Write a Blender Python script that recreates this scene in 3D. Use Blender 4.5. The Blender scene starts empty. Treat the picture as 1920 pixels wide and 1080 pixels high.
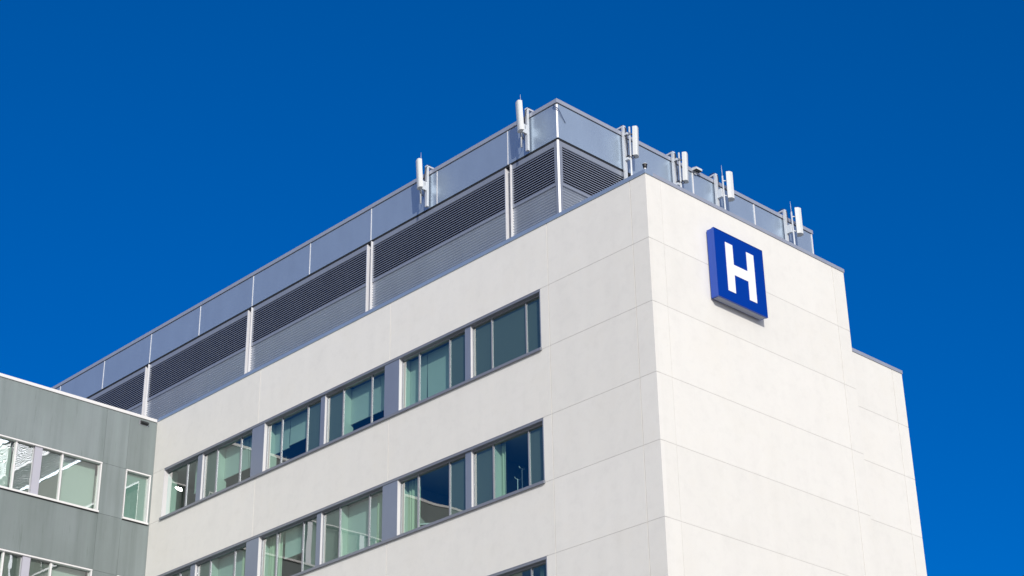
import bpy, math, random
from mathutils import Vector, Matrix
rnd = random.Random(7)
sc = bpy.context.scene
COL = sc.collection
Z0 = 21.25                      # height of the second row's window head above the ground
# ------------------------------------------------------------------ camera
cam_d = bpy.data.cameras.new('camera'); cam = bpy.data.objects.new('camera', cam_d); COL.objects.link(cam)
cam_d.sensor_width = 36; cam_d.lens = 61.814; cam_d.clip_end = 3000; cam_d.clip_start = .5
YAW, PITCH, ROLL = 0.76860, 0.46588, -0.01760
FW = Vector((math.sin(YAW)*math.cos(PITCH), math.cos(YAW)*math.cos(PITCH), math.sin(PITCH)))
R0 = Vector((math.cos(YAW), -math.sin(YAW), 0)); U0 = R0.cross(FW)
RR = R0*math.cos(ROLL)+U0*math.sin(ROLL); UU = -R0*math.sin(ROLL)+U0*math.cos(ROLL)
M = Matrix((RR, UU, -FW)).transposed().to_4x4(); M.translation = Vector((-33.6484, -29.1319, -19.6535+Z0))
cam.matrix_world = M
sc.camera = cam
# ------------------------------------------------------------------ sky and sun
SUN = Vector((-0.507, -0.791, 0.345)).normalized()
w = bpy.data.worlds.new('World'); sc.world = w; w.use_nodes = True
nt = w.node_tree; bg = nt.nodes['Background']
sky = nt.nodes.new('ShaderNodeTexSky'); sky.sky_type = 'NISHITA'; sky.sun_disc = False
sky.sun_elevation = math.asin(SUN.z); sky.sun_rotation = math.atan2(SUN.x, SUN.y)
sky.altitude = 1500; sky.air_density = 1.0; sky.dust_density = 0.0; sky.ozone_density = 6.0
hs = nt.nodes.new('ShaderNodeHueSaturation'); hs.inputs['Saturation'].default_value = 1.35; hs.inputs['Hue'].default_value = .513
mx = nt.nodes.new('ShaderNodeMix'); mx.data_type = 'RGBA'; mx.inputs[0].default_value = .5; mx.inputs[7].default_value = (.0, 1.0, 3.85, 1)
nt.links.new(sky.outputs[0], hs.inputs['Color']); nt.links.new(hs.outputs[0], mx.inputs[6]); 
# the pale glow of the sky on the sun's side (behind the camera)
tcw = nt.nodes.new('ShaderNodeTexCoord'); dt = nt.nodes.new('ShaderNodeVectorMath'); dt.operation = 'DOT_PRODUCT'; dt.inputs[1].default_value = SUN
mxm = nt.nodes.new('ShaderNodeMath'); mxm.operation = 'MAXIMUM'; mxm.inputs[1].default_value = 0
pw_ = nt.nodes.new('ShaderNodeMath'); pw_.operation = 'POWER'; pw_.inputs[1].default_value = 1.7
glow = nt.nodes.new('ShaderNodeMix'); glow.data_type = 'RGBA'; glow.inputs[7].default_value = (9.5, 9.3, 8.9, 1)
nt.links.new(tcw.outputs['Generated'], dt.inputs[0]); nt.links.new(dt.outputs['Value'], mxm.inputs[0]); nt.links.new(mxm.outputs[0], pw_.inputs[0])
nt.links.new(pw_.outputs[0], glow.inputs[0]); 
# a clear sky is darkest at right angles to the sun: scale by 1.1 * (1 - .35 (1 - dot^2)^2)
def mth(op, a, b=None):
    n = nt.nodes.new('ShaderNodeMath'); n.operation = op
    for i, q in enumerate((a, b)):
        if q is None: continue
        if isinstance(q, (int, float)): n.inputs[i].default_value = q
        else: nt.links.new(q, n.inputs[i])
    return n.outputs[0]
d2 = mth('SUBTRACT', 1.0, mth('MULTIPLY', dt.outputs['Value'], dt.outputs['Value']))
dk = mth('MULTIPLY', mth('SUBTRACT', 1.0, mth('MULTIPLY', mth('MULTIPLY', d2, d2), .35)), 1.1)
vs = nt.nodes.new('ShaderNodeVectorMath'); vs.operation = 'SCALE'
nt.links.new(mx.outputs[2], vs.inputs[0]); nt.links.new(dk, vs.inputs['Scale']); nt.links.new(vs.outputs[0], glow.inputs[6]); nt.links.new(glow.outputs[2], bg.inputs['Color'])
bg.inputs['Strength'].default_value = 0.12
sun_d = bpy.data.lights.new('sun', 'SUN'); sun = bpy.data.objects.new('sun', sun_d); COL.objects.link(sun)
sun_d.energy = 2.85; sun_d.angle = math.radians(.5); sun_d.color = (1, .945, .875)
sun.rotation_mode = 'QUATERNION'; sun.rotation_quaternion = SUN.to_track_quat('Z', 'Y')
sc.view_settings.view_transform = 'Standard'; sc.view_settings.look = 'None'
sc.view_settings.exposure = 0.03; sc.view_settings.gamma = 1
sc.cycles.caustics_reflective = False; sc.cycles.caustics_refractive = False
sc.cycles.sample_clamp_indirect = 60; sc.cycles.max_bounces = 8; sc.cycles.transparent_max_bounces = 12

# ------------------------------------------------------------------ materials
def newmat(name):
    m = bpy.data.materials.new(name); m.use_nodes = True
    return m, m.node_tree, m.node_tree.nodes['Principled BSDF']
def plain(name, col, rough=.5, metal=0.0, bump=0, bscale=40, spec=.5):
    m, t, b = newmat(name); b.inputs['Base Color'].default_value = (*col, 1)
    b.inputs['Roughness'].default_value = rough; b.inputs['Metallic'].default_value = metal
    b.inputs['Specular IOR Level'].default_value = spec
    return m
def noise(t, scale, detail=4, rough=.55, vec=None, mscale=(1,1,1)):
    tc = t.nodes.new('ShaderNodeTexCoord'); mp = t.nodes.new('ShaderNodeMapping'); mp.inputs['Scale'].default_value = mscale
    n = t.nodes.new('ShaderNodeTexNoise'); n.inputs['Scale'].default_value = scale; n.inputs['Detail'].default_value = detail
    n.inputs['Roughness'].default_value = rough
    t.links.new(tc.outputs['Object'], mp.inputs[0]); t.links.new(mp.outputs[0], n.inputs['Vector'])
    return n
def ramp(t, src, stops):
    r = t.nodes.new('ShaderNodeValToRGB'); e = r.color_ramp.elements
    e[0].position, e[0].color = stops[0][0], (*stops[0][1], 1); e[1].position, e[1].color = stops[-1][0], (*stops[-1][1], 1)
    for p, c in stops[1:-1]:
        x = e.new(p); x.color = (*c, 1)
    t.links.new(src, r.inputs[0]); return r
def mul(t, a, b, f=1.0):
    m = t.nodes.new('ShaderNodeMix'); m.data_type = 'RGBA'; m.blend_type = 'MULTIPLY'; m.inputs[0].default_value = f
    t.links.new(a, m.inputs[6]); t.links.new(b, m.inputs[7]); return m.outputs[2]
def bump(t, b, src, strength, dist):
    bp = t.nodes.new('ShaderNodeBump'); bp.inputs['Strength'].default_value = strength; bp.inputs['Distance'].default_value = dist
    t.links.new(src, bp.inputs['Height']); t.links.new(bp.outputs[0], b.inputs['Normal'])

def concrete():
    m, t, b = newmat('white_precast')
    a = ramp(t, noise(t, .55, 6, .6).outputs[0], [(.3, (.965,.965,.965)), (.5, (1,1,1)), (.7, (.985,.98,.97))])
    c = ramp(t, noise(t, 2.6, 8, .65).outputs[0], [(.32, (.96,.96,.96)), (.52, (1,1,1)), (.75, (.99,.985,.975))])
    d = ramp(t, noise(t, 1.0, 4, .5, mscale=(1.6,1.6,.12)).outputs[0], [(.35, (.98,.98,.98)), (.6, (1,1,1))])
    base = t.nodes.new('ShaderNodeRGB'); base.outputs[0].default_value = (.82,.81,.775,1)
    o = mul(t, base.outputs[0], a.outputs[0]); o = mul(t, o, c.outputs[0]); o = mul(t, o, d.outputs[0])
    geo = t.nodes.new('ShaderNodeNewGeometry'); isl = ramp(t, geo.outputs['Random Per Island'], [(0, (.965,.965,.962)), (1, (1,1,1))])
    o = mul(t, o, isl.outputs[0])
    t.links.new(o, b.inputs['Base Color']); b.inputs['Roughness'].default_value = .8
    b.inputs['Specular IOR Level'].default_value = .25
    bump(t, b, noise(t, 30, 5).outputs[0], .25, .004)
    return m
def wingclad():
    m, t, b = newmat('grey_green_cladding')
    a = ramp(t, noise(t, 1.3, 6, .62, mscale=(2.2,2.2,.09)).outputs[0], [(.3, (.85,.87,.86)), (.5, (1,1,1)), (.68, (1.06,1.08,1.07))])
    c = ramp(t, noise(t, .35, 5, .6, mscale=(1,1,.6)).outputs[0], [(.3, (.84,.86,.84)), (.7, (1.05,1.05,1.07))])
    d = ramp(t, noise(t, 5.5, 6, .7, mscale=(1.6,1.6,.12)).outputs[0], [(.27, (.72,.75,.73)), (.4, (1,1,1)), (.72, (1.0,1.0,1.0)), (.85,(1.15,1.16,1.15))])
    base = t.nodes.new('ShaderNodeRGB'); base.outputs[0].default_value = (.232,.270,.277,1)
    o = mul(t, base.outputs[0], a.outputs[0]); o = mul(t, o, c.outputs[0]); o = mul(t, o, d.outputs[0])
    geo = t.nodes.new('ShaderNodeNewGeometry'); isl = ramp(t, geo.outputs['Random Per Island'], [(0, (.88,.89,.88)), (1, (1.08,1.08,1.09))])
    o = mul(t, o, isl.outputs[0])
    t.links.new(o, b.inputs['Base Color']); b.inputs['Roughness'].default_value = .6
    return m
def metalpaint(name, col, rough, metal, wav=.0):
    m, t, b = newmat(name)
    a = ramp(t, noise(t, 1.2, 4, .6, mscale=(1,1,.5)).outputs[0], [(.3, (.94,.94,.95)), (.7, (1.03,1.03,1.03))])
    base = t.nodes.new('ShaderNodeRGB'); base.outputs[0].default_value = (*col,1)
    t.links.new(mul(t, base.outputs[0], a.outputs[0]), b.inputs['Base Color'])
    b.inputs['Roughness'].default_value = rough; b.inputs['Metallic'].default_value = metal
    if wav: bump(t, b, noise(t, 1.1, 2).outputs[0], wav, .02)
    return m
def glass(name, tint, wav, base_refl=.10, mscale=(1,1,1), scale=1.0):
    m = bpy.data.materials.new(name); m.use_nodes = True; t = m.node_tree; t.nodes.clear()
    out = t.nodes.new('ShaderNodeOutputMaterial'); mix = t.nodes.new('ShaderNodeMixShader')
    tr = t.nodes.new('ShaderNodeBsdfTransparent'); tr.inputs[0].default_value = (*tint, 1)
    gl = t.nodes.new('ShaderNodeBsdfGlossy'); gl.inputs['Roughness'].default_value = 0.0; gl.inputs[0].default_value = (1,1,1,1)
    n = noise(t, scale, 0, .45, mscale=mscale)
    bp = t.nodes.new('ShaderNodeBump'); bp.inputs['Strength'].default_value = 1; bp.inputs['Distance'].default_value = wav
    t.links.new(n.outputs[0], bp.inputs['Height']); t.links.new(bp.outputs[0], gl.inputs['Normal'])
    lw = t.nodes.new('ShaderNodeLayerWeight'); lw.inputs[0].default_value = .5
    pw = t.nodes.new('ShaderNodeMath'); pw.operation = 'POWER'; pw.inputs[1].default_value = 4.0
    ma = t.nodes.new('ShaderNodeMath'); ma.operation = 'MULTIPLY_ADD'; ma.inputs[1].default_value = 1-base_refl; ma.inputs[2].default_value = base_refl
    t.links.new(lw.outputs['Facing'], pw.inputs[0]); t.links.new(pw.outputs[0], ma.inputs[0]); t.links.new(ma.outputs[0], mix.inputs[0])
    t.links.new(tr.outputs[0], mix.inputs[1]); t.links.new(gl.outputs[0], mix.inputs[2]); t.links.new(mix.outputs[0], out.inputs[0])
    return m
MAT = dict(
    conc=concrete(), seal=plain('joint_sealant', (.60,.59,.57), .8), wing=wingclad(),
    clad=metalpaint('blue_grey_cladding', (.465,.575,.705), .40, .60, .03),
    trim=metalpaint('blue_grey_trim', (.31,.345,.415), .38, .3),
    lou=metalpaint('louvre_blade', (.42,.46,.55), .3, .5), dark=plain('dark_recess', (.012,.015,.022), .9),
    corr=metalpaint('corrugated_metal', (.52,.57,.65), .20, .45),
    fin=metalpaint('pale_metal', (.86,.86,.88), .4, .1), wtrim=plain('white_flashing', (.80,.80,.81), .4),
    wpost=plain('pale_lilac_metal', (.5,.5,.58), .4, .1),
    cap=metalpaint('pale_cap_metal', (.44,.475,.56), .42, .35), pier=metalpaint('pier_cladding', (.27,.31,.40), .35, .3), sill=metalpaint('sill_metal', (.27,.29,.34), .4, .3),
    frame=metalpaint('window_frame_metal', (.36,.375,.42), .35, .3),
    glass=glass('teal_glass', (.64,.84,.81), .0022, .17, (1,1,1), .9),
    stillglass=glass('still_teal_glass', (.64,.84,.81), .0003, .17, (1,1,1), 1.0),
    bglass=glass('still_pale_glass', (.72,.86,.82), .0003, .2, (1,1,1), 1.0),
    wglass=glass('pale_green_glass', (.72,.86,.82), .0005, .19, (7,1,4), 1.0),
    spand=plain('spandrel_backing', (.21,.20,.185), .7), wspand=plain('pale_spandrel_backing', (.30,.42,.39), .7),
    blind=plain('roller_blind', (.62,.64,.60), .9), curtain=plain('pale_curtain', (.64,.66,.50), .9),
    room=plain('room_paint', (.42,.42,.40), .9), rev=plain('reveal_paint', (.70,.72,.64), .8),
    radome=plain('radome_plastic', (.68,.71,.73), .45), galv=metalpaint('galvanised_steel', (.70,.74,.79), .42, .2),
    curlshade=plain('hook_shadow_blue', (.07,.11,.22), .5), black=plain('black_plastic', (.02,.02,.022), .4), blue=plain('sign_blue', (.0,.040,.33), .4, spec=.1), blue2=plain('sign_side_blue', (.015,.07,.42), .35),
    white=plain('sign_white', (.92,.92,.95), .4), roof=plain('roof_membrane', (.4,.4,.4), .9),
    under=plain('sign_tray', (.30,.33,.42), .5),
)
def groundmat():
    m, t, b = newmat('pale_paving')
    a = ramp(t, noise(t, .05, 6).outputs[0], [(.35, (.36,.33,.29)), (.65, (.48,.44,.39))])
    c = ramp(t, noise(t, 2, 8).outputs[0], [(.3, (.85,.85,.85)), (.7, (1.05,1.05,1.05))])
    t.links.new(mul(t, a.outputs[0], c.outputs[0]), b.inputs['Base Color']); b.inputs['Roughness'].default_value = .9
    return m
MAT['ground'] = groundmat()

# ------------------------------------------------------------------ mesh helpers
class MB:
    def __init__(s): s.v = []; s.f = []; s.mi = []; s.mats = []; s.sm = []
    def m(s, mat):
        if mat not in s.mats: s.mats.append(mat)
        return s.mats.index(mat)
    def box(s, x0, x1, y0, y1, z0, z1, mat):
        i = len(s.v); k = s.m(mat)
        s.v += [(x, y, z) for z in (z0, z1) for y in (y0, y1) for x in (x0, x1)]
        for f in ((0,2,3,1), (4,5,7,6), (0,1,5,4), (2,6,7,3), (0,4,6,2), (1,3,7,5)):
            s.f.append([i+a for a in f]); s.mi.append(k); s.sm.append(False)
        return s
    def prism(s, prof, a, b, mat, axis='y', smooth=False):
        # prof: closed list of 2d points; extruded from a to b along axis
        def P(p, c): return {'y': (p[0], c, p[1]), 'x': (c, p[0], p[1]), 'z': (p[0], p[1], c)}[axis]
        i = len(s.v); n = len(prof); k = s.m(mat)
        s.v += [P(p, a) for p in prof] + [P(p, b) for p in prof]
        for j in range(n):
            s.f.append([i+j, i+(j+1) % n, i+n+(j+1) % n, i+n+j]); s.mi.append(k); s.sm.append(smooth)
        s.f.append([i+j for j in range(n)][::-1]); s.f.append([i+n+j for j in range(n)]); s.mi += [k, k]; s.sm += [False, False]
        return s
    def tube(s, pts, r, mat, n=12, r2=None):
        pts = [Vector(p) for p in pts]; k = s.m(mat); rings = []
        r2 = r if r2 is None else r2
        for j, p in enumerate(pts):
            d = (pts[min(j+1, len(pts)-1)]-pts[max(j-1, 0)]).normalized()
            a = d.cross(Vector((0.31, .77, .55))).normalized() if abs(d.z) < .9 else d.cross(Vector((1, 0, 0))).normalized()
            b = d.cross(a); rr = r+(r2-r)*j/max(1, len(pts)-1)
            i = len(s.v); rings.append(i)
            s.v += [tuple(p+(a*math.cos(2*math.pi*q/n)+b*math.sin(2*math.pi*q/n))*rr) for q in range(n)]
        for i0, i1 in zip(rings, rings[1:]):
            for q in range(n):
                s.f.append([i0+q, i0+(q+1) % n, i1+(q+1) % n, i1+q]); s.mi.append(k); s.sm.append(True)
        s.f.append([rings[0]+q for q in range(n)][::-1]); s.f.append([rings[-1]+q for q in range(n)]); s.mi += [k, k]; s.sm += [False]*2
        return s
    def grid(s, fn, nu, nv, mat, smooth=True):
        i = len(s.v); k = s.m(mat)
        s.v += [fn(u/nu, v/nv) for v in range(nv+1) for u in range(nu+1)]
        for v in range(nv):
            for u in range(nu):
                a = i+v*(nu+1)+u; s.f.append([a, a+1, a+nu+2, a+nu+1]); s.mi.append(k); s.sm.append(smooth)
        return s
    def build(s, name, parent=None, bevel=0):
        me = bpy.data.meshes.new(name); me.from_pydata(s.v, [], s.f); me.update()
        for q in s.mats: me.materials.append(MAT[q])
        me.polygons.foreach_set('material_index', s.mi); me.polygons.foreach_set('use_smooth', s.sm)
        import bmesh
        bm = bmesh.new(); bm.from_mesh(me); bmesh.ops.recalc_face_normals(bm, faces=bm.faces); bm.to_mesh(me); bm.free()
        o = bpy.data.objects.new(name, me); COL.objects.link(o)
        if parent: o.parent = parent
        if bevel:
            md = o.modifiers.new('bevel', 'BEVEL'); md.width = bevel; md.segments = 2; md.limit_method = 'ANGLE'
        return o
def empty(name, loc=(0,0,0)):
    o = bpy.data.objects.new(name, None); COL.objects.link(o); o.location = loc; return o
def tag(o, label, cat, group=None, kind=None):
    if label: o['label'] = label
    if cat: o['category'] = cat
    if group: o['group'] = group
    if kind: o['kind'] = kind
    return o

# ------------------------------------------------------------------ ground
g = MB(); g.v = [(-900,-900,0), (900,-900,0), (900,900,0), (-900,900,0)]; g.f = [[0,1,2,3]]; g.m('ground'); g.mi = [0]; g.sm = [False]
go = g.build('ground'); go['kind'] = 'structure'

# ------------------------------------------------------------------ main building: numbers (z relative to Z0)
ZT = 6.307; W = 25.395; X1 = 9.518; YN = 41.0
HEAD = [4.2, 0.0, -4.2, -8.4, -12.6]; SILL = [2.183, -2.010, -6.21, -10.41, -14.61]
GLZ = 3                                      # rows with real windows (the rest lie far below the frame)
YS, YE = 4.45, 24.63                          # the window strip along the long facade
bld = empty('hospital_building', (0, 0, 0))
tag(bld, 'white hospital block with long window bands and a louvred rooftop plant storey', 'building')
J = .014                                      # open joint between precast panels
JV = .024
def Zr(z): return z+Z0
levels = [ZT]
for h, s_ in zip(HEAD, SILL): levels += [h, s_]
levels += [-18.0, -Z0]
wall = MB()
def panel_x(y0, y1, z0, z1):                 # panel on the long facade
    wall.box(0, .15, y0+JV/2, y1-JV/2, Zr(z0)+J/2, Zr(z1)-J/2, 'conc')
for i in range(len(levels)-1):
    zt, zb = levels[i], levels[i+1]
    wall.box(0, .15, 0, .62-JV/2, Zr(zb)+J/2, Zr(zt)-(J/2 if i else 0), 'conc')
    panel_x(.62, 4.093, zb, zt if i else zt+J/2)
    isrow = i % 2 == 1 and i//2 < GLZ
    if isrow:
        wall.box(0, .15, 4.093+JV/2, YS, Zr(zb)+J/2, Zr(zt)-J/2, 'conc')
        wall.box(0, .15, YE, W-.002, Zr(zb)+J/2, Zr(zt)-J/2, 'conc')
    else:
        for a, b in zip([4.093, 11.49, 18.74], [11.49, 18.74, W+.01]): panel_x(a, b, zb, zt if i else zt+J/2)
    # end wall: columns of panels
    top = Zr(zt)-(J/2 if i else 0)
    for a, b in ((.15, .65-.004), (.65+.004, 8.90-JV/2), (8.90+JV/2, X1)):
        wall.box(a, b, 0, .15, Zr(zb)+J/2, top, 'conc')
# sealant behind the joints
for z in levels[1:-1]:
    for a, b in ((.012, .62), ):
        pass
    wall.box(.007, .14, .016, 4.093+.3, Zr(z)-J/2, Zr(z)+J/2, 'seal')
    wall.box(.007, .14, 24.7, W-.003, Zr(z)-J/2, Zr(z)+J/2, 'seal')
    wall.box(.15, X1-.007, .006, .14, Zr(z)-J/2, Zr(z)+J/2, 'seal')
wall.box(.018, .139, .62-JV/2, .62+JV/2, .01, Zr(ZT)-.02, 'seal')
wall.box(.018, .139, 4.093-JV/2, 4.093+JV/2, .01, Zr(ZT)-.02, 'seal')
for i in range(0, len(levels)-1):
    if i % 2 == 0 or i//2 >= GLZ:
        for y in (11.49, 18.74): wall.box(.016, .138, y-JV/2, y+JV/2, Zr(levels[i+1])+.01, Zr(levels[i])-.01, 'seal')
for x, q_ in ((.65, .004), (8.90, JV/2)): wall.box(x-q_, x+q_, .016, .139, .01, Zr(ZT)-.02, 'seal')
wall.box(X1-.15, X1-.001, .15, 4, 0, Zr(ZT)-.001, 'conc')           # return of the end block
wall.box(0, .15, W+.02, YN, 0, Zr(ZT), 'conc')                     # facade beyond the wing
wall.box(.15, 13.6, YN-.2, YN, 0, Zr(ZT)-.01, 'conc'); wall.box(13.4, 13.6, 4.0, YN-.21, 0, Zr(ZT)-.01, 'conc'); wall.box(X1, 13.4, 4.0, 4.2, 0, Zr(ZT)-.011, 'conc')
wall.build('wall', bld)
# lower stair block at the right
lb = MB(); ZL = 3.652; D = .2
lj = [ZL, 1.761, -.045, -1.99, -4.1, -6.1, -8.3, -10.3, -12.5, -14.5, -18, -Z0]
for i in range(len(lj)-1):
    for a, b in ((X1+.002, 11.95-JV/2), (11.95+JV/2, 12.515)):
        lb.box(a, b, D, D+.15, Zr(lj[i+1])+J/2, Zr(lj[i])-(J/2 if i else 0), 'conc')
    if i: lb.box(X1+.01, 12.50, D+.006, D+.14, Zr(lj[i])-J/2, Zr(lj[i])+J/2, 'seal')
lb.box(11.95-JV/2, 11.95+JV/2, D+.018, D+.139, .01, Zr(ZL)-.02, 'seal')
lb.box(12.37, 12.515, D+.15, 3.99, 0, Zr(ZL)-.001, 'conc')
lb.box(X1+.002, 12.36, D+.16, 3.99, Zr(ZL)-.4, Zr(ZL)-.15, 'roof')
lb.build('stair_block', bld)
# copings
cp = MB()
cp.box(-.03, .32, -.03, W-.1, Zr(ZT)+.004, Zr(ZT)+.135, 'clad')
cp.build('coping', bld, .006)
cp = MB(); cp.box(.322, X1+.03, -.03, .32, Zr(ZT)+.004, Zr(ZT)+.125, 'cap')
cp.build('coping', bld, .006)
cp = MB(); cp.box(X1-.30, X1+.03, .322, 3.8, Zr(ZT)+.004, Zr(ZT)+.134, 'clad'); cp.build('coping', bld)
cp = MB(); cp.box(X1+.033, 12.54, D-.03, D+.3, Zr(ZL)+.003, Zr(ZL)+.12, 'cap'); cp.box(12.25, 12.54, D+.301, 3.9, Zr(ZL)+.003, Zr(ZL)+.12, 'clad'); cp.build('coping', bld, .006)
# roof slab, floors and rooms behind the long facade
rm = MB()
rm.box(.16, X1-.16, .16, YN-.3, Zr(ZT)-.5, Zr(ZT)-.2, 'roof'); rm.box(X1-.149, 13.39, 4.21, YN-.3, Zr(ZT)-.5, Zr(ZT)-.2, 'roof')
rm.build('roof', bld)
rm = MB()
for k in range(GLZ+1):
    if k == 0: z1 = Zr(HEAD[0])+1.55
    zc = Zr(HEAD[k])+.03 if k < GLZ else None
    zfl = Zr(SILL[k])-.8
    top = Zr(ZT)-.51 if k == 0 else Zr(SILL[k-1])-.81
    if k < GLZ:
        rm.box(.16, 6.2, .17, YN-.4, zc, top, 'room')                 # floor build-up above the ceiling
        rm.box(.16, .30, .17, W, zfl+.01, Zr(SILL[k])-.04, 'room')    # spandrel upstand
rm.box(.16, 6.2, .17, YN-.4, Zr(SILL[GLZ-1])-1.1, Zr(SILL[GLZ-1])-.8, 'room')
rm.box(6.21, 6.4, .17, YN-.4, Zr(SILL[GLZ-1])-.8, Zr(ZT)-.51, 'room')
for y in (.3, 4.2, 7.76, 11.4, 15.08, 18.72, 22.36, 26.0):
    for k in range(GLZ): rm.box(.48, 6.19, y-.06, y+.06, Zr(SILL[k])-.79, Zr(HEAD[k])+.02, 'room')
rm.build('interior', bld)

# ------------------------------------------------------------------ windows of the long facade
XG = .165
PIER = [(11.03, 11.76), (18.36, 19.08)]; PILA = [(7.63, 7.89), (14.97, 15.20), (22.21, 22.50)]
WIN = [ # y0, y1, mullions, kinds of pane left out of sight first (small y first): s spandrel, c clear
    (YS, 7.63, (5.225, 6.75), 'scs'), (7.89, 11.03, (8.71, 10.18), 'scc'), (11.76, 14.97, (12.57, 14.08), 'ccs'),
    (15.20, 18.36, (16.03, 17.49), 'scc'), (19.08, 22.21, (19.92, 21.39), 'ccs'), (22.50, YE, (23.29,), 'cc')]
ROWK = {0: ['sss', None, None, None, None, None], 1: [None]*6, 2: ['ccs', None, None, None, None, None]}
# blinds: (row, window) -> list of (pane, kind, drop)
DRAPE = {(0,1): [(1,'b',1.0), (2,'b',1.0)], (0,2): [(0,'b',.66), (1,'b',.66)], (0,3): [(1,'b',.52), (2,'b',.56)],
         (0,4): [(0,'b',.60), (1,'b',.60)], (0,5): [(0,'b',.62)],
         (1,0): [(1,'c',.16)], (1,1): [(2,'c',.75)], (1,2): [(0,'c',.8), (1,'b',1.0)], (1,3): [(1,'b',.48), (2,'c',.9)],
         (1,4): [(0,'c',.9), (1,'b',1.0)], (1,5): [(0,'b',.9)],
         (2,0): [(0,'c',.25)], (2,1): [(1,'b',.5)], (2,2): [(1,'b',.7)], (2,3): [(1,'b',.6)]}
def window_x(k, wi):
    y0, y1, mul_, kinds = WIN[wi]; kinds = ROWK[k][wi] or kinds
    h, s_ = Zr(HEAD[k])-.085, Zr(SILL[k])+.075
    f = MB()
    edges = [y0]+list(mul_)+[y1]
    for m_ in mul_: f.box(.132, XG+.04, m_-.016, m_+.016, s_, h, 'frame')
    f.box(.13, XG+.04, y0, y0+.03, s_, h, 'frame'); f.box(.13, XG+.04, y1-.03, y1, s_, h, 'frame')
    for a, b in zip(edges, edges[1:]):
        a2 = a+(.03 if a == y0 else .016); b2 = b-(.03 if b == y1 else .016)
        f.box(.13, XG+.04, a2, b2, h-.04, h, 'frame'); f.box(.13, XG+.04, a2, b2, s_, s_+.035, 'frame')
    fo = f.build('window', bld)
    gl = MB()
    for i, (a, b) in enumerate(zip(edges, edges[1:])):
        j, j2 = (0, 0) if (k, wi) == (0, 5) else (rnd.uniform(-.0006, .0006), rnd.uniform(-.0006, .0006))
        n = len(gl.v); a2, b2 = a+.017, b-.017
        gl.v += [(XG-j, a2, s_+.036), (XG+j, b2, s_+.036), (XG+j+j2, b2, h-.041), (XG-j+j2, a2, h-.041)]
        gl.f.append([n, n+3, n+2, n+1]); gl.mi.append(gl.m('stillglass' if (k, wi) == (0, 5) else 'glass')); gl.sm.append(False)
    gl.build('pane', fo)
    for i, (a, b) in enumerate(zip(edges, edges[1:])):
        if kinds[i] == 's': sp = MB(); sp.box(XG+.045, XG+.07, a+.02, b-.02, s_-.02, h+.02, 'spand'); sp.build('spandrel_panel', fo)
    # reveals where the clear panes end
    rv = MB(); cl = [i for i, q in enumerate(kinds) if q == 'c']
    if cl:
        ya, yb = edges[cl[0]], edges[cl[-1]+1]
        rv.box(XG+.05, .60, yb+.0, yb+.09, s_-.05, h+.06, 'rev'); rv.box(XG+.05, .60, ya-.09, ya-.0, s_-.05, h+.06, 'rev')
        rv.box(.31, .60, ya+.001, yb-.001, s_-.06, s_-.03, 'rev')
        rv.build('reveal', fo)
    for (pi, kd, dr) in DRAPE.get((k, wi), []):
        a, b = edges[pi], edges[pi+1]
        if kinds[pi] != 'c': continue
        xb = XG+.33
        bl = MB()
        if kd == 'b':
            zb = h+.02-(h-s_+.04)*dr
            ph = rnd.uniform(0, 6)
            bl.grid(lambda u, v: (xb+.012*math.sin(u*5+ph+v*2)*(1-v), a+.01+(b-a-.02)*u, zb+(h+.02-zb)*v), 10, 6, 'blind')
            if dr < .99: bl.box(xb-.015, xb+.015, a+.012, b-.012, zb-.03, zb, 'blind')
            bl.build('blind', fo)
        else:
            wd = (b-a)*dr; n = max(24, int(wd*60))
            bl.grid(lambda u, v: (xb-.05+.035*math.sin(u*wd*48)+.012*math.sin(u*wd*17+v*2), b-.02-wd*u, s_-.3+(h+.02-s_+.3)*v), n, 3, 'curtain')
            bl.build('curtain', fo)
for k in range(GLZ):
    H, S = Zr(HEAD[k]), Zr(SILL[k])
    for wi in range(6): window_x(k, wi)
    for (a, b) in PIER:
        q = MB(); q.box(.012, .29, a, b, S+.076, H-.086, 'pier'); q.build('pier_cladding', bld)
        q = MB(); q.box(.016, .129, a-.012, a-.0005, S+.076, H-.086, 'fin'); q.build('lit_jamb_and_trim', bld)  # pale strip puts sunlit brightness into the colour of the pier's sun-facing side
    for (a, b) in PILA:
        q = MB(); q.box(.055, .29, a, b, S+.076, H-.086, 'pier'); q.build('pier_cladding', bld)
        q = MB(); q.box(.059, .129, a-.009, a-.0005, S+.076, H-.086, 'fin'); q.build('lit_jamb_and_trim', bld)  # same painted sunlight, narrower, on each pilaster's sun-facing side
    q = MB(); q.box(-.008, .28, YS+.002, YE-.002, H-.085, H-.012, 'sill'); q.box(-.014, .01, YS-.002, YE+.002, H-.011, H+.001, 'sill')
    q.build('window_head', bld)
    q = MB()
    q.prism([(-.075, S-.035), (-.075, S+.045), (-.06, S+.055), (.27, S+.075), (.27, S-.02), (.02, S-.02), (.02, S-.035)], YS-.02, YE+.005, 'sill')
    q.build('window_sill', bld)
    q = MB(); q.box(-.004, .29, YS-.001, YS+.035, S+.076, H-.086, 'trim'); q.build('lit_jamb_and_trim', bld)
    q = MB(); q.box(-.004, .29, YE-.035, YE+.001, S+.076, H-.086, 'fin'); q.build('lit_jamb_and_trim', bld)  # sun-facing end jamb, its brightness put into the pale colour

# ------------------------------------------------------------------ rooftop plant storey
PX, PY, PXE = .40, 3.885, 13.56
pr = MB(); pr.box(PX+.25, PXE-.2, PY+.25, YN-.5, Zr(ZT)-.19, Zr(10.70), 'dark')
room = pr.build('plant_room', bld)
FINS = [6.1, 13.12, 20.14, 27.06, 34.1]
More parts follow.
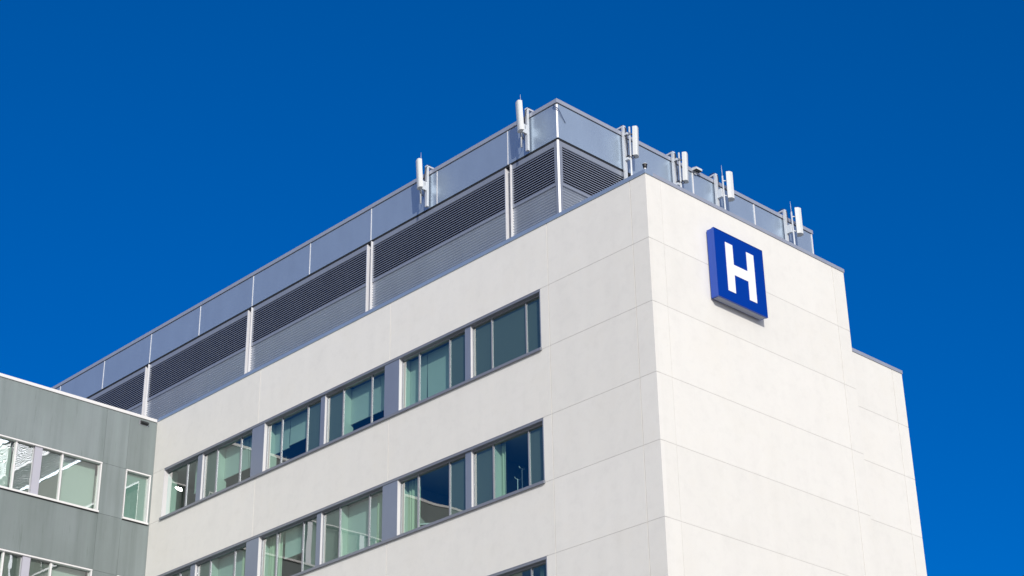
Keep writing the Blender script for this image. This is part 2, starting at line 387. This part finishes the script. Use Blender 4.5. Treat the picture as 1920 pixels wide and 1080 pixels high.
# band of flat panels
jl = [PY, 6.15, 9.62, 13.11, 16.60, 20.09, 23.56, 27.0, 30.5, 34.0, 37.5, YN-.4]
jr = [PX, 3.66, 6.95, 10.23, PXE]
for a, b in zip(jl, jl[1:]):
    q = MB(); q.box(PX, PX+.06, a+.03 if a > PY else a+.035, b-.006, Zr(9.475), Zr(10.735), 'clad'); q.build('cladding_panel', room)
for a, b in zip(jr, jr[1:]):
    q = MB(); q.box(a+.006 if a > PX else a+.035, b-.006, PY, PY+.06, Zr(9.475), Zr(10.735), 'clad'); q.build('cladding_panel', room)
for y in jl[1:-1]: q = MB(); q.box(PX-.012, PX+.05, y-.003, y+.027, Zr(9.475), Zr(10.735), 'fin'); q.build('joint_strip', room)
for x in (6.95, 10.23, PXE-.03): q = MB(); q.box(x-.05, x+.0, PY-.02, PY-.001, Zr(9.0), Zr(10.735), 'fin'); q.build('joint_strip', room)
q = MB(); q.prism([(PX-.002, PY+.036), (PX+.036, PY-.002), (PX+.08, PY+.02), (PX+.02, PY+.08)], Zr(9.49), Zr(10.73), 'fin', 'z'); q.build('corner_trim', room)
q = MB(); q.prism([(PX-.016, PY+.03), (PX+.03, PY-.016), (PX+.08, PY+.02), (PX+.02, PY+.08)], Zr(6.3), Zr(9.39), 'fin', 'z')
q.box(PX+.0, PX+.05, PY+.045, PY+.15, Zr(6.3), Zr(9.38), 'trim'); q.box(PX+.045, PX+.15, PY+.0, PY+.05, Zr(6.3), Zr(9.38), 'trim'); q.build('corner_trim', room)
for bx in ((PX-.03, PX+.25, PY-.03, YN-.4), (PX+.252, PXE+.03, PY-.03, PY+.25)):
    q = MB(); q.box(*bx, Zr(10.765), Zr(10.91), 'cap'); q.build('roof_coping', room, .006)
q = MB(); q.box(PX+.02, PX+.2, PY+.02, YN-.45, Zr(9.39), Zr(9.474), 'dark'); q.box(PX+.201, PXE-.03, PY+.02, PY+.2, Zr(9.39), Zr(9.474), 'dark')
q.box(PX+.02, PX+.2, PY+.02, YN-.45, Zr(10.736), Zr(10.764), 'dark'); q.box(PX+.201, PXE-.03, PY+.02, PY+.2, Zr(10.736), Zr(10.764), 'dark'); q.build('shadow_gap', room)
q = MB(); q.box(PXE-.06, PXE, PY+.061, YN-.5, Zr(ZT), Zr(10.735), 'clad'); q.build('cladding_panel', room)
q = MB(); q.box(PX+3.4, PXE-.061, PY+.02, PY+.06, Zr(6.2), Zr(9.474), 'clad'); q.build('cladding_panel', room)
# louvre banks and corrugated sheets between the fins
PITCH_ = .088
def louvre(a, b, axis, p):
    q = MB(); o0 = p+.02
    def bx(d0, d1, s0, s1, z0, z1, m):
        if axis == 'y': q.box(d0, d1, s0, s1, z0, z1, m)
        else: q.box(s0, s1, d0, d1, z0, z1, m)
    bx(o0-.01, o0+.10, a, b, Zr(9.21), Zr(9.385), 'trim')        # top rail
    bx(o0-.01, o0+.10, a, b, Zr(7.79), Zr(7.885), 'trim')        # mid rail
    bx(o0-.012, o0+.10, a, a+.03, Zr(7.886), Zr(9.209), 'trim'); bx(o0-.012, o0+.10, b-.03, b, Zr(7.886), Zr(9.209), 'trim')
    z = Zr(7.90); n = 0
    while z < Zr(9.20)-.03:
        pts = [(o0, z), (o0, z+.022), (o0+.07, z+.075), (o0+.085, z+.075), (o0+.085, z+.065), (o0+.015, z)]
        if axis == 'y': q.prism(pts, a+.031, b-.031, 'lou', 'y')
        else: q.prism(pts, a+.031, b-.031, 'lou', 'x')
        z += PITCH_
    bx(o0+.11, o0+.13, a, b, Zr(7.79), Zr(9.385), 'dark')
    q.build('louvre', room)
    c = MB(); nz = 144; H0, H1 = Zr(6.25), Zr(7.788); P2 = .098
    pts = []
    for i in range(nz+1):
        z = H0+(H1-H0)*i/nz; pts.append((o0+.026-.028*math.cos(2*math.pi*(z-H0)/P2), z))
    # folded sheet
    n = len(c.v)
    for (x, z) in pts:
        for y in (a+.002, b-.002): c.v.append((x, y, z) if axis == 'y' else (y, x, z))
    for i in range(nz):
        c.f.append([2*i, 2*i+1, 2*i+3, 2*i+2]); c.mi.append(c.m('corr')); c.sm.append(True)
    # fixing screws
    y = a+.45
    while y < b-.2:
        for i, zz in enumerate((6.52, 6.87, 7.22, 7.57)):
            zc_ = Zr(6.25)+P2*(round((zz-6.25)/P2)+.0)
            yy = y+(.35 if i % 2 else 0)
            if yy > b-.1: continue
            if axis == 'y': c.box(o0-.014, o0-.002, yy-.008, yy+.008, zc_-.008, zc_+.008, 'lou')
            else: c.box(yy-.012, yy+.012, o0-.014, o0-.002, zc_-.012, zc_+.012, 'fin')
        y += .75
    co = c.build('corrugated_sheet', room)
ends = [PY+.16]+FINS+[YN-.6]
for a, b in zip(ends, ends[1:]):
    louvre(a+(.22 if a != PY+.16 else 0), b-.10, 'y', PX)
louvre(PX+.16, 3.6, 'x', PY)
for y in FINS:
    q = MB()
    q.box(PX-.0, PX+.20, y+.185, y+.218, Zr(6.3), Zr(9.385), 'fin')      # deep return of the next bank
    q.box(PX-.055, PX+.16, y-.098, y-.075, Zr(6.3), Zr(9.388), 'fin')    # thin blade
    q.box(PX+.17, PX+.19, y-.07, y+.18, Zr(6.3), Zr(9.385), 'trim')      # recessed back
    q.build('fin', room)
# added dark curl at the corner, drawn in place of a hooked shadow
q = MB(); q.tube([(PX-.035, PY+.12, Zr(10.70)), (PX-.06, PY+.02, Zr(10.60)), (PX+.0, PY-.06, Zr(10.50)), (PX+.10, PY-.05, Zr(10.40)), (PX+.22, PY-.03, Zr(10.28)), (PX+.36, PY-.015, Zr(10.14))], .022, 'curlshade', 8, .008)
q.build('shadow_curl', room)

# ------------------------------------------------------------------ grey-green wing
WL = 19.0
wing = empty('building_wing', (0, W, 0)); tag(wing, 'weathered grey-green wing with a white coping joining the white block at left', 'building')
wing.location = (0, 0, 0)
ww = MB()
WA = (-7.25, -2.22); rows = [(4.1, 2.14), (-.02, -2.06), (-4.22, -6.25)]
def wpan(x0, x1, z0, z1): ww.box(x0+.004, x1-.004, W, W+.14, Zr(z0)+.004, Zr(z1)-.004, 'wing')
WINX = [(-18.2, -12.9), (-12.1, -7.35), (-7.25+.0, -2.22)]
WINX = [(-17.6, -2.22)]
lv = [6.27]+[z for r_ in rows for z in r_]+[-Z0]
for i in range(len(lv)-1):
    zt, zb = lv[i], lv[i+1]
    if i % 2 == 0:
        for a, b in zip([-WL, -13.4, -7.3, -2.2, -1.2], [-13.4, -7.3, -2.2, -1.2, -.003+.004]): wpan(a, b, zb, zt)
    else:
        wpan(-WL, -17.6, zb, zt); wpan(-2.22, -1.2, zb, zt); wpan(-.10, -.003+.004, zb, zt)
for z in lv[1:-1]: ww.box(-WL, -.01, W+.012, W+.05, Zr(z)-.01, Zr(z)+.01, 'dark') if False else None
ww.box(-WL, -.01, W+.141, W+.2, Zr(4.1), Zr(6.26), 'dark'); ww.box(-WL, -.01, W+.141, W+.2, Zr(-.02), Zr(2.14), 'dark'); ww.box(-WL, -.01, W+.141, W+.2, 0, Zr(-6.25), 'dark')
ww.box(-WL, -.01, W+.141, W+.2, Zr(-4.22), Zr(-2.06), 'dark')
ww.box(-WL-.14, -WL, W, W+14, 0, Zr(6.265), 'wing'); ww.box(-WL, -.01, W+13.8, W+14, 0, Zr(6.265), 'wing')
ww.build('wall', wing)
q = MB(); q.box(-WL, -.01, W+.21, W+13.79, Zr(5.6), Zr(5.8), 'roof'); q.build('roof', wing)
q = MB(); q.box(-WL-.17, -.035, W-.045, W+.30, Zr(6.275), Zr(6.395), 'wtrim'); q.build('coping', wing, .006)
q = MB(); q.box(-WL, -.02, W+.60, W+.64, 0, Zr(6.0), 'room')
for r_ in rows: q.box(-WL, -.02, W+.21, W+.59, Zr(r_[0])+.05, Zr(r_[0])+.3, 'room'); q.box(-WL, -.02, W+.21, W+.59, Zr(r_[1])-.3, Zr(r_[1])-.06, 'room')
q.build('interior', wing)
def wing_window(x0, x1, muls, posts, top, bot, pale):
    f = MB(); h, s_ = Zr(top), Zr(bot)
    f.box(x0, x1, W-.035, W+.16, h-.055, h-.002, 'wtrim')                 # head
    f.prism([(W-.07, s_-.0), (W-.07, s_+.075), (W+.16, s_+.10), (W+.16, s_)], x0-.015, x1+.015, 'wtrim', 'x')
    f.box(x0, x0+.04, W-.02, W+.16, s_+.101, h-.056, 'wtrim'); f.box(x1-.055, x1, W-.02, W+.16, s_+.101, h-.056, 'wtrim')
    for m_ in muls: f.box(m_-.035, m_+.035, W+.05, W+.16, s_+.101, h-.056, 'wtrim')
    for a, b in posts: f.box(a, b, W+.02, W+.16, s_+.101, h-.056, 'wpost')
    fo = f.build('window', wing)
    f = MB(); f.box(x0+.001, x1-.001, W-.012, W+.02, h-.0019, h+.012, 'black'); f.build('drip_flashing', fo)
    f = MB(); f.box(x0, x1, W-.05, W+.02, s_-.02, s_-.0005, 'black')
    f.build('drip_flashing', fo)
    gl = MB(); gm = gl.m('bglass' if pale else 'wglass')
    ed = sorted([x0+.04, x1-.055]+[m_ for m_ in muls]+[v for p_ in posts for v in p_])
    pi = 0
    for a, b in zip(ed, ed[1:]):
        if (a, b) in [tuple(p_) for p_ in posts]: continue
        j = 0.0 if pale else rnd.uniform(-.0008, .0008); n = len(gl.v)
        gl.v += [(a, W+.10-j, s_+.09), (b, W+.10+j, s_+.09), (b, W+.10+j, h-.05), (a, W+.10-j, h-.05)]
        gl.f.append([n, n+1, n+2, n+3]); gl.mi.append(gm); gl.sm.append(False)
    gl.build('pane', fo)
    bk = MB()
    i = 0
    for a, b in zip(ed, ed[1:]):
        if (a, b) in [tuple(p_) for p_ in posts]: continue
        big = (b-a) > 1.0
        bk.box(a+.01, b-.01, W+(.34 if big else .17), W+(.36 if big else .19), s_-.02, h-(.02 if big else -.02), 'blind' if big else ('wspand' if not big and pale else 'spand')); i += 1
    bk.build('blind', fo)
for ri, (t_, b_) in enumerate(rows):
    muls = [-3.83, -5.70, -8.85, -10.72, -13.8, -15.7]; posts = [(-4.97, -4.67), (-9.99, -9.69), (-7.25, -7.0+.0), (-15.0, -14.7), (-12.3, -12.0)]
    wing_window(-17.6, -2.22, muls, posts, t_, b_, False)
    wing_window(-1.18, -.10, [], [], t_, b_, True)
# little wall lamp
wl = empty('wall_light', (-.60, W, Zr(6.10))); tag(wl, 'small dark wall light under the white coping near the inner corner', 'wall light')
q = MB(); q.prism([(-.0, -.06), (-.0, .07), (-.05, .07), (-.13, .0), (-.13, -.03), (-.03, -.06)], -.16, .16, 'black', 'x'); q.build('housing', wl)
q = MB(); q.box(-.19, .19, -.012, -.001, -.085, .085, 'frame'); q.build('back_plate', wl)

# ------------------------------------------------------------------ blue H sign
sg = empty('hospital_sign', (3.71, 0, Zr(4.20))); tag(sg, 'square blue box sign with a white letter H high on the end wall', 'sign')
hs_ = 1.13
q = MB(); q.box(-hs_, hs_, -.30, -.04, -hs_, hs_, 'blue2'); q.build('cabinet', sg, .01)
q = MB(); h2 = hs_+.008
for a in ((-h2, h2, hs_+.0005, h2), (-h2, h2, -h2, -hs_-.0005), (-h2, -hs_-.0005, -hs_, hs_), (hs_+.0005, h2, -hs_, hs_)): q.box(a[0], a[1], -.322, -.235, a[2], a[3], 'blue2')
q.build('retaining_frame', sg)
q = MB(); q.box(-hs_+.012, hs_-.012, -.316, -.301, -hs_+.012, hs_-.012, 'blue'); q.build('face', sg)
q = MB()
xa, xb_, xc_, xd = 3.06-3.71, 3.40-3.71, 4.04-3.71, 4.38-3.71; z0, z1, zm0, zm1 = 3.393-4.2, 5.005-4.2, 4.007-4.2, 4.352-4.2
q.box(xa, xb_, -.326, -.317, z0, z1, 'white'); q.box(xc_, xd, -.326, -.317, z0, z1, 'white'); q.box(xb_+.0005, xc_-.0005, -.326, -.317, zm0, zm1, 'white')
q.build('letter', sg)
q = MB()
for x in (-.8, 0, .8): q.box(x-.05, x+.05, -.039, -.001, -.9, .9, 'under')
q.build('mounting_rail', sg)
q = MB(); q.box(-hs_+.06, hs_-.06, -.27, -.07, -hs_-.012, -hs_-.001, 'under'); q.build('drip_tray', sg)

# ------------------------------------------------------------------ antennas
def radome(q, cx, cy, z0, z1, wd, dp, ang, tilt=0.0, style='round'):
    # wd across the face, dp front to back; the face looks along ang
    prof = []
    if style == 'round':
        prof = [(-wd/2, dp*.5), (-wd/2, -dp*.15), (-wd*.40, -dp*.38), (-wd*.2, -dp*.5), (wd*.2, -dp*.5), (wd*.40, -dp*.38), (wd/2, -dp*.15), (wd/2, dp*.5)]
    else:
        prof = [(-wd/2, dp*.5), (-wd/2, -dp*.1), (-wd*.22, -dp*.5), (wd*.22, -dp*.5), (wd/2, -dp*.1), (wd/2, dp*.5)]
    ca, sa = math.cos(ang), math.sin(ang); i = len(q.v); n = len(prof); k = q.m('radome')
    fx, fy = sa, -ca                                   # outward direction
    for z, off, sc_ in ((z0, 0, 1), (z1-.02, tilt, 1), (z1, tilt, .88)):
        for (u, v) in prof:
            u *= sc_; v *= sc_
            q.v.append((cx+u*ca-v*sa+fx*off, cy+u*sa+v*ca+fy*off, z))
    for l in range(2):
        for j in range(n):
            q.f.append([i+l*n+j, i+l*n+(j+1) % n, i+(l+1)*n+(j+1) % n, i+(l+1)*n+j]); q.mi.append(k); q.sm.append(False)
    q.f.append([i+j for j in range(n)][::-1]); q.f.append([i+2*n+j for j in range(n)]); q.mi += [k, k]; q.sm += [False, False]
ANT_G = 'panel antennas on the rooftop plant storey'
def antenna(label, kind, at):
    """kind L: on the long side (outward -x); kind R/S: on the short side (outward -y); at = coordinate along the wall."""
    if kind == 'L': base = Vector((PX, at, Zr(9.5)))
    else: base = Vector((at, PY, Zr(9.5)))
    o = empty('cell_antenna', base); tag(o, label, 'antenna', ANT_G)
    # local: s along the wall towards the right of the picture, d outward, z up
    def T(s_, d, z):
        return (-d, -s_, z) if kind == 'L' else (s_, -d, z)
    def bx(q, s0, s1, d0, d1, z0, z1, m):
        a = T(s0, d0, z0); b = T(s1, d1, z1)
        q.box(min(a[0], b[0]), max(a[0], b[0]), min(a[1], b[1]), max(a[1], b[1]), z0, z1, m)
    zb = 0.0 if kind == 'L' else -2.2
    # bracket: upright and hook over the coping
    q = MB(); bx(q, -.055, .055, .05, .14, zb, 1.60, 'galv'); bx(q, -.055, .055, -.45, .049, 1.54, 1.60, 'galv')
    q.build('support_bracket', o, .004)
    q = MB(); bx(q, -.045, .045, .141, .34, .60, .92, 'galv') if kind != 'R' else (bx(q, -.045, .045, .141, .27, .25, .33, 'galv'), bx(q, -.045, .045, .141, .27, 1.2, 1.28, 'galv'))
    q.build('connecting_plate', o)
    if kind != 'S':
        q = MB(); c0 = .03 if kind == 'L' else .45
        q.tube([T(.03, -.12, 1.57), T(.05, .04, 1.64), T(.05, .17, 1.50), T(.02, .20, 1.15), T(.04, .22, .8), T(.0, .22, .45), T(.05, .36, .30), T(.12, .42, .42)], .012, 'black', 8)
        q.tube([T(-.03, -.12, 1.57), T(-.02, .04, 1.66), T(.0, .18, 1.48), T(-.02, .20, 1.0), T(.02, .21, .6), T(.0, .24, .33), T(.09, .40, .38)], .009, 'black', 8); q.build('cable', o)
    if kind == 'L':
        ps, pd, pz0, pz1 = .0, .37, -.05+.05, 1.30
        q = MB(); q.tube([T(ps, pd, .02), T(ps, pd, 1.38)], .030, 'galv'); q.build('mast', o)
        q = MB(); q.tube([T(ps, pd, 1.38), T(ps, pd, 2.02)], .014, 'galv', 8, .004); q.build('whip_aerial', o)
        q = MB(); radome(q, *T(.13, .53, 0)[:2], .50, 1.60, .27, .15, math.radians(-90-22), .05); q.build('radome', o)
        q = MB(); q.tube([T(ps, pd, .62), T(.1, .47, .60)], .02, 'black', 8); q.tube([T(ps, pd, 1.32), T(.1, .47, 1.34)], .02, 'black', 8)
        q.tube([T(.06, .45, .50), T(.05, .44, .42), T(.02, .40, .40), T(.0, .34, .46)], .012, 'black', 8); q.build('clamp', o)
    elif kind == 'R':
        ps, pd = .06, .30
        q = MB(); q.tube([T(ps, pd, zb+.1), T(ps, pd, 1.50)], .032, 'galv'); q.build('mast', o)
        q = MB(); radome(q, *T(.17, .44, 0)[:2], .36, 1.46, .26, .16, math.radians(28), .03); q.build('radome', o)
        q = MB()
        for z in (.42, 1.22): q.tube([T(.02, .16, z), T(ps, pd, z), T(.14, .38, z-.01)], .022, 'black', 8)
        q.box(*sorted((T(.0, .2, 0)[0], T(.1, .2, 0)[0])), *sorted((T(0, .26, 0)[1], T(0, .34, 0)[1])), 1.18, 1.26, 'trim')
        q.tube([T(.14, .40, .37), T(.13, .38, .31), T(.08, .33, .28), T(.05, .25, .34)], .012, 'black', 8); q.build('clamp', o)
    else:
        ps, pd = .03, .37
        q = MB(); q.tube([T(ps+.05, pd, zb+.1), T(ps-.0, pd, 1.42)], .030, 'galv'); q.build('mast', o)
        q = MB(); q.tube([T(ps, pd, 1.42), T(ps-.01, pd, 1.85)], .012, 'galv', 8, .004); q.build('whip_aerial', o)
        q = MB(); radome(q, *T(.30, .47, 0)[:2], .55, 1.60, .31, .22, math.radians(45-8), .0, 'hex'); q.build('radome', o)
        q = MB(); q.tube([T(ps, pd, 1.22), T(.20, .42, 1.27)], .022, 'galv', 8); q.tube([T(ps+.02, pd, .66), T(.2, .42, .66)], .02, 'galv', 8)
        q.build('clamp', o)
        q = MB(); q.tube([T(-.1, -.1, 1.60), T(-.02, .05, 1.66), T(.05, .16, 1.52), T(.03, .20, 1.1), T(.08, .30, .90), T(.16, .38, .98)], .012, 'black', 8); q.build('cable', o)
    return o
antenna('white panel antenna with whip aerial nearest the plant storey corner, on its long louvred side', 'L', 5.15)
antenna('white panel antenna with whip aerial farther from the corner, on the long louvred side', 'L', 10.05)
antenna('rounded white panel antenna beside the last louvre, nearest the corner on the short side', 'R', 3.42)
antenna('rounded white panel antenna beside the floodlight on the short side of the plant storey', 'R', 5.87)
antenna('faceted white antenna with whip aerial just right of the rooftop floodlight', 'S', 8.07)
antenna('faceted white antenna with whip aerial at the far right end of the plant storey', 'S', 11.87)

# floodlight on the plant storey coping
fl = empty('floodlight', (7.05, PY-.03, Zr(10.86))); tag(fl, 'small white floodlight clamped to the plant storey coping', 'floodlight')
q = MB(); q.prism([(-.20, -.05), (-.20, .03), (-.04, .06), (.10, .02), (.10, -.05)], -.15, .15, 'radome', 'x'); q.build('housing', fl)
q = MB(); q.box(-.14, .14, -.19, -.04, -.062, -.0505, 'black'); q.build('lens', fl)
q = MB(); q.box(-.05, .05, -.035, -.002, -.16, -.0505, 'galv'); q.build('bracket', fl)
# camera dome on the parapet corner
cm = empty('security_camera', (.17, .14, Zr(ZT)+.135)); tag(cm, 'small black dome camera on a short white post at the parapet corner', 'camera')
q = MB(); q.tube([(0, 0, .001), (0, 0, .17)], .032, 'white'); q.box(-.06, .06, -.06, .06, .001, .016, 'galv'); q.build('post', cm)
q = MB(); q.tube([(0, 0, .171), (0, 0, .20), (0, 0, .25), (0, 0, .285)], .055, 'black', 16, .075); q.tube([(0, 0, .2855), (0, 0, .30)], .08, 'galv', 16); q.build('dome', cm)

# ------------------------------------------------------------------ things inside the rooms
def iv_pole(loc, h, label):
    o = empty('iv_pole', loc); tag(o, label, 'iv pole', 'iv poles behind the second row window')
    q = MB(); q.tube([(0, 0, .05), (0, 0, h)], .014, 'white', 8); q.build('pole', o)
    q = MB(); q.tube([(-.12, 0, h+.05), (-.1, 0, h), (.1, 0, h), (.12, 0, h+.05)], .009, 'white', 8); q.build('hook', o)
    q = MB()
    for k in range(5):
        a = k*2*math.pi/5; q.tube([(0, 0, .10), (.28*math.cos(a), .28*math.sin(a), .04)], .014, 'black', 8)
    q.build('base', o)
fz = Zr(SILL[1])-.8
iv_pole((.95, 6.55, fz), 1.72, 'shorter white pole behind the clear pane, beside the green curtain')
iv_pole((.85, 6.25, fz), 1.95, 'taller white pole with hook behind the clear pane nearest the end wall')
mo = empty('monitor', (.75, 10.55, Zr(SILL[1])+.22)); tag(mo, 'white framed screen on an arm just inside the second row window', 'monitor')
mo.rotation_euler = (0, math.radians(-12), math.radians(35))
q = MB(); q.box(-.02, .02, -.2, .2, -.02, .3, 'white'); q.build('casing', mo)
q = MB(); q.box(-.024, -.0205, -.16, .16, .02, .26, 'dark'); q.build('screen', mo)
q = MB(); q.tube([(.02, 0, .1), (.2, 0, 0), (.25, 0, -.7), (.25, 0, -.98)], .025, 'white', 8); q.build('arm', mo)
